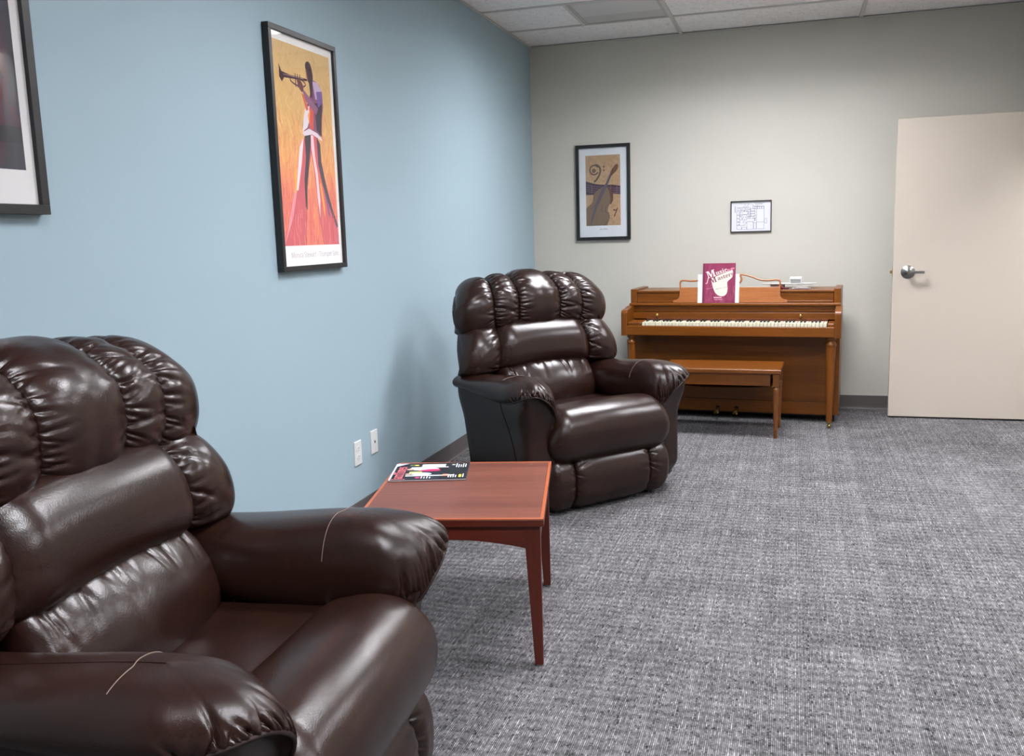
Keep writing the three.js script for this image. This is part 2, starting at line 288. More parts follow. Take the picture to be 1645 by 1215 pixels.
function makeRecliner(label, pos, turn) {
  const root = thing('recliner', label, 'recliner', pos, turn, 'brown leather recliners');
  const L = M.leather;
  // --- head section: five stuffed channels that roll over the top
  const headP = profile([[0.835, -0.035, 0.455], [0.868, 0.016, 0.468], [0.915, 0.034, 0.486], [0.966, 0.038, 0.492], [1.024, 0.026, 0.488], [1.066, -0.012, 0.47], [1.098, -0.06, 0.445], [1.108, -0.115, 0.425], [1.092, -0.17, 0.398], [1.045, -0.205, 0.378], [0.965, -0.21, 0.36]]);
  const head = (u, v) => { const k = headP(v), x = u * k.z; return V3(x, k.x - 0.2 * x * x, k.y + 0.03 * Math.abs(u) - 0.05 * u * u); };
  const seams = [-1, -0.575, -0.27, 0.27, 0.575, 1];
  for (let i = 0; i < 5; i++) {
    const mid = i === 2, L0 = i === 0, R0 = i === 4, w = (seams[i + 1] - seams[i]) * 0.48;
    const hc = mesh('headrest_channel', panel(head, seams[i], seams[i + 1], 0, 1, 40, 170, {
      h: mid ? 0.036 : 0.026, lu: w, lv: 0.62, w: [L0 ? 0.13 : mid ? 0.1 : 0.065, R0 ? 0.13 : mid ? 0.1 : 0.065, 0.085, 0.05], dip: [L0 ? 0.05 : 0.006, R0 ? 0.05 : 0.006, 0.02, 0.02],
      gather: [L0 ? 0 : 0.0075, R0 ? 0 : 0.0075, 0.003, 0], reach: mid ? 0.9 : 1.15, every: 0.017, s: i + 1,
    }), L, root);
    if (L0 || R0) {                                           // stuffed end that closes the roll at its side
      const p = hc.geometry.attributes.position, ring = [], c = V3(0, 0, 0);
      for (let j = 0; j <= 170; j += 2) { const q = V3().fromBufferAttribute(p, j * 41 + (L0 ? 0 : 40)); ring.push(q); c.add(q); }
      c.divideScalar(ring.length); const sgn = L0 ? -1 : 1;
      mesh('headrest_end', grid((a, b) => { const q = ring[Math.round(a * (ring.length - 1))], r = q.clone().lerp(c, b); r.x += sgn * 0.02 * Math.sin(Math.PI * a) * Math.sqrt(Math.max(0, 1 - (1 - b) ** 2)); return r; }, ring.length - 1, 8, 0.5, 0.1, !L0), L, hc);
    }
  }
  // --- middle row: wide centre and two wings
  const midP = profile([[0.60, 0.045, 0.495], [0.632, 0.075, 0.503], [0.67, 0.088, 0.503], [0.715, 0.088, 0.498], [0.76, 0.078, 0.49], [0.81, 0.046, 0.478], [0.85, 0.005, 0.465], [0.885, -0.04, 0.45]]);
  const midS = (u, v) => { const k = midP(v), x = u * k.z; return V3(x, k.x + 0.03 - 0.15 * x * x, k.y + 0.01 * u * u); };
  const ms = [-1, -0.57, 0.57, 1];
  for (let i = 0; i < 3; i++) mesh('lumbar_band', panel(midS, ms[i], ms[i + 1], 0, 1, i === 1 ? 60 : 44, 90, {
    h: i === 1 ? 0.038 : 0.03, lu: (ms[i + 1] - ms[i]) * 0.49, lv: 0.3, w: [i === 0 ? 0.12 : 0.085, i === 2 ? 0.12 : 0.085, 0.11, 0.12], pw: i === 1 ? 0.85 : 0.62, dip: [i === 0 ? 0.055 : 0.012, i === 2 ? 0.055 : 0.012, 0.03, 0.02],
    gather: [i === 1 ? 0.0012 : i === 2 ? 0.0075 : 0, i === 1 ? 0.0012 : i === 0 ? 0.0075 : 0, 0, 0], reach: 1.4, every: 0.022, s: 11 + i, slack: 0.002,
  }), L, root);
  // --- lower back cushion
  const lowP = profile([[0.40, 0.09, 0.3], [0.43, 0.135, 0.302], [0.47, 0.156, 0.304], [0.515, 0.158, 0.304], [0.565, 0.145, 0.302], [0.615, 0.115, 0.3], [0.655, 0.07, 0.297], [0.69, 0.02, 0.29]]);
  const low = (u, v) => { const k = lowP(v), x = u * k.z; return V3(x, k.x - 0.1 * x * x, k.y - 0.05 * u * u); };
  mesh('lower_back_cushion', panel(low, -1, 1, 0, 1, 150, 60, { h: 0.038, lu: 0.6, lv: 0.33, w: [0.06, 0.06, 0.06, 0.07], dip: [0.05, 0.05, 0.02, 0.03], gather: [0.004, 0.004, 0, 0.0085], reach: 1.7, every: 0.026, s: 21, slack: 0.002 }), L, root);
  // --- seat: flat rear part and the rolled front
  const seatR = (u, v) => { const x = -u * 0.325; return V3(x, lerp(0.452, 0.462, v) - 0.06 * x * x, lerp(0.08, 0.436, v)); };
  mesh('seat_cushion', panel(seatR, -1, 1, 0, 1, 50, 30, { h: 0.012, lu: 0.65, lv: 0.35, w: [0.05, 0.05, 0, 0.03], dip: [0.03, 0.03, 0, 0.006], s: 31, slack: 0.0015 }), L, root);
  const rollP = profile([[0.455, 0.432, 0.33], [0.484, 0.448, 0.332], [0.503, 0.5, 0.334], [0.511, 0.56, 0.336], [0.504, 0.612, 0.338], [0.478, 0.656, 0.346], [0.435, 0.683, 0.36], [0.385, 0.69, 0.37], [0.33, 0.68, 0.37], [0.285, 0.652, 0.362], [0.26, 0.61, 0.355], [0.255, 0.54, 0.35]]);
  const roll = (u, v) => { const k = rollP(v), x = -u * k.z; return V3(x, k.x - 0.12 * x * x, k.y - 0.1 * x * x); };
  mesh('seat_front_roll', panel(roll, -1, 1, 0, 1, 80, 60, { h: 0.012, lu: 0.72, lv: 0.62, w: [0.085, 0.085, 0.025, 0.04], dip: [0.06, 0.06, 0.004, 0.01], gather: [0.003, 0.003, 0, 0], reach: 1.5, every: 0.035, s: 41, slack: 0.0018 }), L, root);
  // --- footrest: three stuffed panels, folded down
  const footP = profile([[0.035, 0.5, 0.365], [0.032, 0.57, 0.37], [0.045, 0.615, 0.376], [0.08, 0.642, 0.382], [0.13, 0.652, 0.385], [0.18, 0.652, 0.386], [0.225, 0.64, 0.384], [0.252, 0.615, 0.38], [0.258, 0.56, 0.37]]);
  const foot = (u, v) => { const k = footP(v), x = u * k.z; return V3(x, k.x, k.y - 0.1 * x * x); };
  const fs = [-1, -0.6, 0.6, 1];
  for (let i = 0; i < 3; i++) mesh('footrest_panel', panel(foot, fs[i], fs[i + 1], 0, 1, i === 1 ? 60 : 30, 90, {
    h: 0.022, lu: (fs[i + 1] - fs[i]) * 0.385, lv: 0.38, w: [i === 0 ? 0.07 : 0.045, i === 2 ? 0.07 : 0.045, 0.05, 0.06], dip: [i === 0 ? 0.06 : 0.012, i === 2 ? 0.06 : 0.012, 0.01, 0.012],
    gather: [i ? 0.006 : 0, i < 2 ? 0.006 : 0, 0, 0], reach: 0.9, every: 0.02, s: 51 + i,
  }), L, root);
  mesh('seat_deck', box(-0.335, 0.335, 0.09, 0.44, 0.0, 0.56, 0.02), M.black, root);
  // --- back shell
  const shell = grid((a, b) => {
    const y = lerp(0.12, 1.0, b), zr = lerp(-0.03, -0.222, clamp((y - 0.2) / 0.8)), hw = 0.425 - 0.05 * smooth(0.7, 0.95, y), t = a * 2 - 1;
    const ang = clamp(Math.abs(t) * 1.25, 0, 1.25), s = Math.sign(t);
    if (ang < 0.9) return V3(s * ang / 0.9 * (hw - 0.04), y, zr);
    const k = (ang - 0.9) / 0.35; if (k < 0.5) { const c = k * Math.PI; return V3(s * (hw - 0.04 + 0.04 * Math.sin(c)), y, zr + 0.04 * (1 - Math.cos(c))); }
    return V3(s * hw, y, lerp(zr + 0.04, Math.min(zr + 0.24, 0.05), (k - 0.5) * 2));
  }, 50, 20, 1.2, 0.9, true);
  mesh('back_shell', shell, L, root);
  mesh('back_core', box(-0.40, 0.40, 0.3, 0.95, -0.12, 0.0, 0.03), M.black, root);
  // --- arms
  for (const sx of [-1, 1]) {
    const side = sx < 0;
    const xo = (y) => 0.488 + 0.022 * smooth(0.40, 0.56, y) - 0.01 * smooth(0.16, 0.07, y), zf = (y) => 0.6 + 0.032 * smooth(0.38, 0.55, y) - 0.045 * smooth(0.15, 0.06, y), zs = (y) => lerp(0.53, 0.43, smooth(0.22, 0.55, y)), zr = (y) => lerp(0.1, 0.03, smooth(0.1, 0.55, y));
    mesh('side_panel', grid((a, b) => { const y = lerp(0.065, 0.575, b); if (a < 0.2) return V3(sx * lerp(xo(y) - 0.13, xo(y), a / 0.2), y, zr(y)); return V3(sx * (xo(y) + 0.002), y, lerp(zr(y), zs(y), (a - 0.2) / 0.8)); }, 20, 18, 0.6, 0.5, side), L, root);
    const top = (p) => p < 2 ? 0.594 : p < 2.4 ? lerp(0.594, 0.568, (p - 2) / 0.4) : p < 2.75 ? lerp(0.568, 0.524, (p - 2.4) / 0.35) : p < 3 ? lerp(0.524, 0.474, (p - 2.75) / 0.25) : 0.46;
    mesh('arm_front', grid((a, b) => {
      const p = a * 4, y = lerp(0.065, top(p), b), X = xo(y), Z = zf(y), R = 0.06, xi = 0.335; let x, z;
      if (p < 1) { x = X; z = lerp(zs(y), Z - R, p); }
      else if (p < 2) { const t = (p - 1) * Math.PI / 2; x = X - 0.05 + 0.05 * Math.cos(t); z = Z - R + R * Math.sin(t); }
      else if (p < 3) { x = lerp(X - 0.05, xi, p - 2); z = Z + 0.012 * (p - 2); }
      else { x = xi; z = lerp(Z + 0.012, Z - 0.15, p - 3); }
      return V3(sx * x, y, z);
    }, 48, 24, 0.5, 0.5, side), L, root);
    // arm pad: a dome swept round its lower edge
    const edge = curve([[0.50, 0.565, -0.02], [0.508, 0.56, 0.12], [0.513, 0.552, 0.28], [0.514, 0.545, 0.42], [0.516, 0.558, 0.54], [0.5, 0.588, 0.628], [0.458, 0.594, 0.672], [0.408, 0.565, 0.68], [0.364, 0.52, 0.664], [0.337, 0.474, 0.634], [0.312, 0.455, 0.56], [0.302, 0.45, 0.45], [0.298, 0.455, 0.3], [0.298, 0.47, 0.12], [0.3, 0.48, -0.03]]);
    const crest = (z) => 0.632 + 0.032 * smooth(0.05, 0.5, z);
    const armFolds = creaseList(1.5, 0.019, 70 + sx);
    const pad = (a, b) => {
      const B = edge.getPoint(a), zs_ = Math.min(B.z, 0.47), S = V3(0.405, crest(zs_), zs_);
      const front = smooth(0.26, 0.36, a) * (1 - smooth(0.60, 0.72, a)), f0 = lerp(-0.6, -0.12, front);
      const f = lerp(f0, Math.PI / 2, b), k = Math.abs(Math.cos(f)) ** 0.78 / Math.cos(f0) ** 0.78;
      const P = V3(S.x + (B.x - S.x) * k, B.y + (S.y - B.y) * (Math.sin(f) - Math.sin(f0)) / (1 - Math.sin(f0)), S.z + (B.z - S.z) * k);
      const g = 0.016 * smooth(0.24, 0.32, a) * (1 - smooth(0.66, 0.74, a)) * crease(armFolds, a * 1.5, Math.max(0, b - 0.03) * 0.3, 1.3) * smooth(0, 0.06, b);
      const dir = V3(B.x - S.x, 0.25 * b, B.z - S.z).normalize();
      P.addScaledVector(dir, g + 0.0015 * N3(a * 5 + 0.3, b * 2 + 0.4, sx * 4.3));
      P.x *= sx; return P;
    };
    mesh('pad_underside', grid((a, b) => { const A = lerp(0.0, 1.0, a), q = pad(A, 0), B = edge.getPoint(A), z = Math.min(B.z, 0.47); return V3(lerp(q.x, sx * 0.405, 0.75 * b), q.y + 0.012 * b - 0.004 * Math.sin(Math.PI * b), lerp(q.z, z, 0.75 * b)); }, 120, 6, 1.5, 0.1, !side), L, root);
    const pm = mesh('arm_pad', grid(pad, 340, 44, 1.5, 0.3, side), L, root);
    mesh('stitching', new THREE.TubeGeometry(new THREE.CatmullRomCurve3(Array.from({ length: 24 }, (_, i) => { const q = i < 15 ? pad(0.803, lerp(0.45, 0.99, i / 14)) : pad(0.215, lerp(0.97, 0.72, (i - 15) / 8)); return q.addScaledVector(V3(-sx * 0.6, 0.8, 0).normalize(), 0.0006); })), 40, 0.0008, 6), M.stitch, pm);
    mesh('piping', new THREE.TubeGeometry(new THREE.CatmullRomCurve3(Array.from({ length: 40 }, (_, i) => pad(lerp(0.26, 0.72, i / 39), 0.0))), 90, 0.0045, 7), L, pm);
    // gathered strip down the inner edge of the arm front
    mesh('gathered_strip', grid((a, b) => {
      const y = lerp(0.12, 0.5, b), t = (a - 0.5) * Math.PI * 1.1, r = 0.02 * (1 + 0.28 * N3(y * 60, a * 2, sx * 2.2));
      return V3(sx * (0.338 - r * Math.sin(t) * 1.0), y, zf(y) - 0.004 + r * Math.cos(t));
    }, 10, 60, 0.05, 0.4, !side), L, root);
  }
  // --- rocker base
  mesh('base', tidy([box(-0.3, 0.3, 0.03, 0.1, 0.02, 0.5, 0.01), box(-0.33, -0.27, 0.0, 0.05, -0.02, 0.56, 0.012), box(0.27, 0.33, 0.0, 0.05, -0.02, 0.56, 0.012)]), M.black, root);
  return root;
}
makeRecliner('brown leather recliner in the foreground, cropped by the left edge', [0.5015, 0, 5.462], 1.6411);
const proto = scene.children[scene.children.length - 1];
{
  const c = proto.clone(); c.name = numbered('recliner'); c.position.set(0.6392, 0, 2.2838); c.rotation.set(0, 0.86825, 0);
  c.userData = { label: 'brown leather recliner standing between the end table and the piano', category: 'recliner', group: 'brown leather recliners' };
  scene.add(c);
}

// ---------------------------------------------------------------- end table and magazine
{
  const t = thing('end_table', 'reddish wooden end table between the two recliners', 'table', [0.885, 0, 4.15], 0.2200);
  const hw = 0.29, hd = 0.35, H = 0.48;
  mesh('top_panel', box(-hw + 0.011, hw - 0.011, H - 0.026, H, -hd + 0.011, hd - 0.011, 0, 'x'), M.tableTop, t);
  const e = [[-hw, hw, -hd, -hd + 0.011, 'x'], [-hw, hw, hd - 0.011, hd, 'x'], [-hw, -hw + 0.011, -hd + 0.011, hd - 0.011, 'z'], [hw - 0.011, hw, -hd + 0.011, hd - 0.011, 'z']];
  for (const [a, b, c, d, ax] of e) { mesh('edge_band', box(a, b, H - 0.026, H - 0.004, c, d, 0.002, ax), M.tableLeg, t); mesh('lit_edge_rim', box(a, b, H - 0.005, H + 0.0004, c, d, 0.002, ax), M.litTableEdge, t); }  // the strip on top carries the edge highlight as colour
  const legs = [[1, 1], [1, -1], [-1, 1], [-1, -1]];
  for (const [sx, sz] of legs) {
    const g = new THREE.BufferGeometry(), x0 = hw - 0.012, z0 = hd - 0.012, y1 = H - 0.026, y0 = 0.006;
    const top = [[x0, z0], [x0 - 0.05, z0], [x0 - 0.05, z0 - 0.05], [x0, z0 - 0.05]], bot = [[x0, z0], [x0 - 0.026, z0], [x0 - 0.026, z0 - 0.026], [x0, z0 - 0.026]], P = [];
    for (let i = 0; i < 4; i++) { const j = (i + 1) % 4, A = [top[i][0], y1, top[i][1]], B = [top[j][0], y1, top[j][1]], C = [bot[i][0], y0, bot[i][1]], D = [bot[j][0], y0, bot[j][1]]; P.push(A, B, C, B, D, C); }
    P.push(...[[0, 1, 2], [0, 2, 3]].flatMap(k => k.map(i => [bot[i][0], y0, bot[i][1]])));
    g.setAttribute('position', new THREE.Float32BufferAttribute(P.flatMap(p => [p[0] * sx, p[1], p[2] * sz]), 3)); g.computeVertexNormals();
    mesh('leg', uvBox(g, 'y', rnd(), rnd()), M.tableLeg, t);
    mesh('glide', box(sx * (x0 - 0.013) - 0.009, sx * (x0 - 0.013) + 0.009, 0, 0.006, sz * (z0 - 0.013) - 0.009, sz * (z0 - 0.013) + 0.009), M.steel, t);
  }
  const arch = (len) => { const p = [[-len / 2, 0], [-len / 2, -0.07]]; for (let i = 0; i <= 16; i++) { const s = i / 16 * 2 - 1; p.push([s * len / 2, -0.045 - 0.03 * s * s]); } p.push([len / 2, -0.07], [len / 2, 0]); return extrude(p.filter((q, i) => i !== 1 && i !== p.length - 2), 0.02); };
  for (const s of [1, -1]) { const g = arch(2 * (hw - 0.046)); g.translate(0, H - 0.026, s > 0 ? hd - 0.034 : -hd + 0.014); mesh('apron', uvBox(g, 'x'), M.tableLeg, t); }
  for (const s of [1, -1]) { const g = arch(2 * (hd - 0.046)); g.rotateY(Math.PI / 2); g.translate(s > 0 ? hw - 0.034 : -hw + 0.011, H - 0.026, 0); mesh('apron', uvBox(g, 'z'), M.tableLeg, t); }

  // magazine: printed cover on a block of pages
  const cover = canvasTex(560, 660, (g, w, h) => {           // drawn upright: w = page width, h = page height
    g.fillStyle = '#15171c'; g.fillRect(0, 0, w, h);
    g.fillStyle = '#20242c'; g.fillRect(0, 120, w, 300); g.fillStyle = '#e9eaee'; g.fillRect(120, 130, 26, 420); g.fillRect(400, 150, 22, 330); g.fillStyle = '#d9dbe2'; g.fillRect(425, 240, 90, 210);
    g.fillStyle = '#b7b9c9'; g.beginPath(); g.moveTo(560, 0); g.lineTo(560, 120); g.lineTo(440, 0); g.fill();
    g.fillStyle = '#e0707a'; g.font = 'bold 128px serif'; g.textAlign = 'left'; g.fillText('JazzTimes', 14, 112, 430); g.fillStyle = '#c7cbe0'; g.fillRect(0, 0, w, 16);
    g.fillStyle = '#efe9ea'; g.beginPath(); g.ellipse(360, 270, 55, 130, 0.1, 0, 7); g.fill(); g.fillStyle = '#d7a58c'; g.beginPath(); g.ellipse(350, 150, 24, 34, 0, 0, 7); g.fill();
    g.fillStyle = '#e0265e'; g.beginPath(); g.moveTo(300, 220); g.quadraticCurveTo(250, 330, 300, 420); g.lineTo(350, 400); g.quadraticCurveTo(360, 300, 300, 220); g.fill();
    g.fillStyle = '#b9c6ee'; g.beginPath(); g.ellipse(190, 260, 46, 90, 0, 0, 7); g.fill(); g.fillStyle = '#e7b59b'; g.beginPath(); g.ellipse(190, 150, 20, 28, 0, 0, 7); g.fill();
    g.fillStyle = '#b4b87a'; g.fillRect(215, 150, 60, 110); g.fillStyle = '#5d6a3c'; g.fillRect(470, 130, 50, 45); g.fillStyle = '#e3c34a'; g.beginPath(); g.arc(490, 190, 20, 0, 7); g.fill(); g.fillStyle = '#3e4268'; g.fillRect(450, 500, 70, 60); g.fillStyle = '#e8dc6a'; g.beginPath(); g.arc(488, 520, 13, 0, 7); g.fill();
    g.fillStyle = '#e48f77'; g.fillRect(110, 450, 60, 45); g.fillStyle = '#e53f84'; g.beginPath(); g.arc(70, 240, 20, 0, 7); g.fill();
    g.fillStyle = '#f1f1f2'; for (let k = 0; k < 4; k++) g.fillRect(40, 270 + k * 24, 70 - (k % 2) * 20, 9);
    for (let k = 0; k < 5; k++) g.fillRect(400 - (k % 2) * 10, 545 + k * 20, 130 - (k % 3) * 24, 9); for (let k = 0; k < 4; k++) g.fillRect(60, 500 + k * 20, 100 - (k % 2) * 30, 9);
    g.fillStyle = '#e9d84b'; g.fillRect(60, 590, 90, 22); g.fillStyle = '#f1f1f2'; g.fillRect(60, 622, 110, 10);
  });
  const mg = thing('magazine', 'glossy magazine with dark busy cover lying on end table', 'magazine', [0.699, 0.4808, 3.985], 0.28);
  const W = 0.275, D = 0.235;
  mesh('pages', box(-W / 2 + 0.001, W / 2 - 0.001, 0.0006, 0.0042, -D / 2 + 0.001, D / 2 - 0.001), M.paper, mg);
  const cg = new THREE.PlaneGeometry(D, W, 12, 12); cg.rotateX(-Math.PI / 2); cg.rotateY(Math.PI / 2);
  { const p = cg.attributes.position; for (let i = 0; i < p.count; i++) p.setY(i, 0.0048); cg.computeVertexNormals(); }
  mesh('front_cover', cg, std({ map: cover, roughness: 0.5, specularIntensity: 0.5 }), mg);
  mesh('back_cover', box(-W / 2, W / 2, 0, 0.0006, -D / 2, D / 2), M.black, mg);
}

// ---------------------------------------------------------------- pictures on the walls
console.log('pictures');
function framed(name, label, pos, turn, W, H, border, depth, art, glassy = true) {   // hangs with its back on the wall, faces local +z
  const f = thing(name, label, 'picture', pos, turn);
  const lip = depth, b = border;
  for (const [x0, x1, y0, y1, ax] of [[-W / 2, W / 2, H / 2 - b, H / 2, 'x'], [-W / 2, W / 2, -H / 2, -H / 2 + b, 'x'], [-W / 2, -W / 2 + b, -H / 2 + b, H / 2 - b, 'y'], [W / 2 - b, W / 2, -H / 2 + b, H / 2 - b, 'y']])
    mesh('frame_side', box(x0, x1, y0, y1, 0.002, lip, 0.0015, ax), M.frameBlack, f);
  mesh('backing', box(-W / 2 + b * 0.7, W / 2 - b * 0.7, -H / 2 + b * 0.7, H / 2 - b * 0.7, 0.002, depth - 0.014), M.mat, f);
  const pg = new THREE.PlaneGeometry(W - 2 * b + 0.002, H - 2 * b + 0.002); pg.translate(0, 0, depth - 0.013);
  mesh('print', pg, std({ map: art, roughness: 0.75 }), f);
  if (glassy) { const gg = new THREE.PlaneGeometry(W - 2 * b + 0.002, H - 2 * b + 0.002); gg.translate(0, 0, depth - 0.007); mesh('glass_pane', gg, M.glass, f); }
  return f;
}
function blob(g, pts, fill) { g.fillStyle = fill; g.beginPath(); g.moveTo(pts[0][0], pts[0][1]); for (let i = 1; i < pts.length; i++) { const p = pts[i], n = pts[(i + 1) % pts.length]; g.quadraticCurveTo(p[0], p[1], (p[0] + n[0]) / 2, (p[1] + n[1]) / 2); } g.closePath(); g.fill(); }
function poly(g, pts, fill) { g.fillStyle = fill; g.beginPath(); pts.forEach((p, i) => i ? g.lineTo(p[0], p[1]) : g.moveTo(p[0], p[1])); g.closePath(); g.fill(); }
function strokes(g, n, x0, x1, y0, y1, cols, len, wid, lean = 0.2) {
  for (let i = 0; i < n; i++) { const x = lerp(x0, x1, rnd()), y = lerp(y0, y1, rnd()), l = len * (0.4 + rnd()); g.strokeStyle = cols[Math.floor(rnd() * cols.length)]; g.globalAlpha = 0.12 + 0.3 * rnd(); g.lineWidth = wid * (0.4 + rnd()); g.lineCap = 'round'; g.beginPath(); g.moveTo(x, y); g.quadraticCurveTo(x + l * (rnd() - 0.5) * 0.5, y + l * 0.5, x + l * lean * (rnd() - 0.5) * 2, y + l); g.stroke(); }
  g.globalAlpha = 1;
}
// a loose painting of a tall horn player over gold and red
const hornArt = canvasTex(1000, 1815, (g, w, h) => {
  g.fillStyle = '#ece9e6'; g.fillRect(0, 0, w, h);
  const X0 = 38, X1 = w - 48, Y0 = 62, Y1 = h - 165; g.save(); g.beginPath(); g.rect(X0, Y0, X1 - X0, Y1 - Y0); g.clip();
  const gr = g.createLinearGradient(0, Y0, 0, Y1); gr.addColorStop(0, '#cfae78'); gr.addColorStop(0.38, '#cfa566'); gr.addColorStop(0.55, '#dc9a5c'); gr.addColorStop(0.72, '#d67c58'); gr.addColorStop(1, '#cf5f5c'); g.fillStyle = gr; g.fillRect(0, 0, w, h);
  strokes(g, 500, X0, X1, Y0, Y0 + 700, ['#dcc48e', '#c39c60', '#d6b478', '#bd8a58'], 70, 12, 1);
  strokes(g, 420, X0, X1, Y0 + 500, Y0 + 1050, ['#edc57a', '#d08a55', '#e2a35f', '#c9704e'], 120, 16, 0.5);
  strokes(g, 420, X0, X1, Y0 + 950, Y1, ['#e07a5a', '#cb4f55', '#e8965e', '#c04458', '#e2865a'], 240, 18, 0.15);
  const K = (x, y) => [X0 + x * (X1 - X0), Y0 + y * (Y1 - Y0)], m = (a) => a.map(q => K(...q));
  // legs
  poly(g, m([[0.50, 0.42], [0.68, 0.42], [0.71, 0.55], [0.80, 0.72], [0.985, 0.91], [1.0, 1.0], [0.70, 1.0], [0.63, 0.80], [0.60, 0.63], [0.565, 0.52], [0.50, 0.62], [0.43, 0.76], [0.37, 1.0], [0.0, 1.0], [0.06, 0.92], [0.24, 0.70], [0.36, 0.50]]), '#c2505a');
  poly(g, m([[0.06, 0.93], [0.24, 0.70], [0.37, 0.48], [0.42, 0.46], [0.34, 0.62], [0.17, 0.86], [0.0, 1.0]]), '#d98c94');
  poly(g, m([[0.36, 0.50], [0.44, 0.45], [0.38, 0.58], [0.29, 0.72], [0.26, 0.72]]), '#efd7d8');
  poly(g, m([[0.46, 0.42], [0.58, 0.42], [0.55, 0.50], [0.50, 0.60], [0.45, 0.70], [0.43, 0.82], [0.40, 0.80], [0.41, 0.66], [0.46, 0.55]]), '#33232f');
  poly(g, m([[0.57, 0.43], [0.62, 0.43], [0.63, 0.54], [0.66, 0.62], [0.68, 0.76], [0.66, 0.86], [0.63, 0.75], [0.62, 0.64], [0.57, 0.50]]), '#e8c5cb');
  poly(g, m([[0.68, 0.43], [0.74, 0.47], [0.74, 0.56], [0.82, 0.70], [0.90, 0.80], [1.0, 0.90], [0.97, 0.91], [0.85, 0.80], [0.74, 0.68], [0.68, 0.58]]), '#3a2a3c');
  poly(g, m([[0.66, 0.60], [0.72, 0.66], [0.76, 0.76], [0.76, 0.88], [0.71, 0.80]]), '#d9613f');
  poly(g, m([[0.76, 0.70], [0.82, 0.77], [0.86, 0.86], [0.82, 0.84]]), '#7d4a7c');
  poly(g, m([[0.69, 0.68], [0.71, 0.67], [0.76, 0.80], [0.75, 0.86]]), '#eaa23c'); poly(g, m([[0.25, 0.62], [0.29, 0.60], [0.26, 0.72], [0.23, 0.74]]), '#eaa23c');
  strokes(g, 60, K(0.1, 0)[0], K(0.42, 0)[0], K(0, 0.75)[1], K(0, 0.98)[1], ['#e8806a', '#d2555a', '#efb0a0'], 140, 9, 0.1); strokes(g, 60, K(0.68, 0)[0], K(0.95, 0)[0], K(0, 0.80)[1], K(0, 0.98)[1], ['#e8806a', '#c9505a', '#d96a5a'], 140, 9, 0.1);
  g.strokeStyle = '#6f3a3f'; g.lineWidth = 5; for (const q of [[[0.43, 0.76], [0.37, 1.0]], [[0.63, 0.80], [0.70, 1.0]]]) { g.beginPath(); g.moveTo(...K(...q[0])); g.lineTo(...K(...q[1])); g.stroke(); }
  // jacket
  blob(g, m([[0.66, 0.145], [0.76, 0.145], [0.83, 0.19], [0.84, 0.27], [0.80, 0.33], [0.78, 0.42], [0.70, 0.44], [0.55, 0.40], [0.42, 0.425], [0.46, 0.34], [0.55, 0.27], [0.62, 0.21]]), '#7a4668');
  poly(g, m([[0.50, 0.30], [0.58, 0.28], [0.56, 0.36], [0.52, 0.395], [0.43, 0.42], [0.46, 0.35]]), '#dfd2d6'); poly(g, m([[0.58, 0.28], [0.66, 0.30], [0.63, 0.40], [0.56, 0.40]]), '#c94a3d'); poly(g, m([[0.54, 0.33], [0.59, 0.30], [0.56, 0.38]]), '#e89a4a');
  poly(g, m([[0.68, 0.26], [0.82, 0.25], [0.79, 0.34], [0.78, 0.43], [0.69, 0.40]]), '#33222f'); poly(g, m([[0.66, 0.15], [0.76, 0.15], [0.83, 0.19], [0.80, 0.24], [0.70, 0.24]]), '#b9a3bd'); poly(g, m([[0.72, 0.20], [0.83, 0.19], [0.83, 0.25], [0.74, 0.28]]), '#6e4f8f');
  poly(g, m([[0.46, 0.20], [0.52, 0.215], [0.74, 0.285], [0.70, 0.32], [0.52, 0.26]]), '#8a5878'); poly(g, m([[0.45, 0.225], [0.50, 0.235], [0.56, 0.30], [0.52, 0.31]]), '#c75a45');
  poly(g, m([[0.42, 0.425], [0.55, 0.398], [0.70, 0.415], [0.78, 0.44], [0.78, 0.45], [0.60, 0.425], [0.46, 0.44]]), '#d8cbd2');
  // head, hands and horn
  blob(g, m([[0.57, 0.145], [0.55, 0.11], [0.54, 0.075], [0.58, 0.055], [0.64, 0.06], [0.67, 0.10], [0.68, 0.145], [0.64, 0.175], [0.59, 0.165]]), '#3b2531');
  poly(g, m([[0.545, 0.09], [0.57, 0.10], [0.59, 0.15], [0.565, 0.145]]), '#7a4848'); poly(g, m([[0.60, 0.165], [0.66, 0.155], [0.65, 0.23], [0.61, 0.24]]), '#3b2531');
  poly(g, m([[0.09, 0.11], [0.13, 0.145], [0.27, 0.152], [0.57, 0.148], [0.57, 0.158], [0.27, 0.168], [0.17, 0.172], [0.13, 0.195], [0.09, 0.175]]), '#3c2430');
  g.strokeStyle = '#4a2c36'; g.lineWidth = 12; g.beginPath(); g.ellipse(...K(0.40, 0.175), 120, 30, 0.05, 0, 7); g.stroke(); g.strokeStyle = '#c99aa0'; g.lineWidth = 4; g.beginPath(); g.moveTo(...K(0.16, 0.157)); g.lineTo(...K(0.5, 0.153)); g.stroke();
  for (const x of [0.36, 0.40, 0.44]) { g.strokeStyle = '#3c2430'; g.lineWidth = 12; g.beginPath(); g.moveTo(...K(x, 0.14)); g.lineTo(...K(x, 0.20)); g.stroke(); }
  blob(g, m([[0.38, 0.165], [0.46, 0.16], [0.50, 0.20], [0.47, 0.225], [0.41, 0.205]]), '#6a3a3c');
  g.restore();
  g.fillStyle = '#a5a3ad'; g.font = '58px sans-serif'; g.textAlign = 'center'; g.fillText('Monica Stewart - Trumpet Solo', w * 0.53, h - 68);
});
framed('framed_print', 'tall framed print of a trumpet player on the blue wall', [0, 1.680, 3.51], Math.PI / 2, 0.54, 0.948, 0.021, 0.031, hornArt);
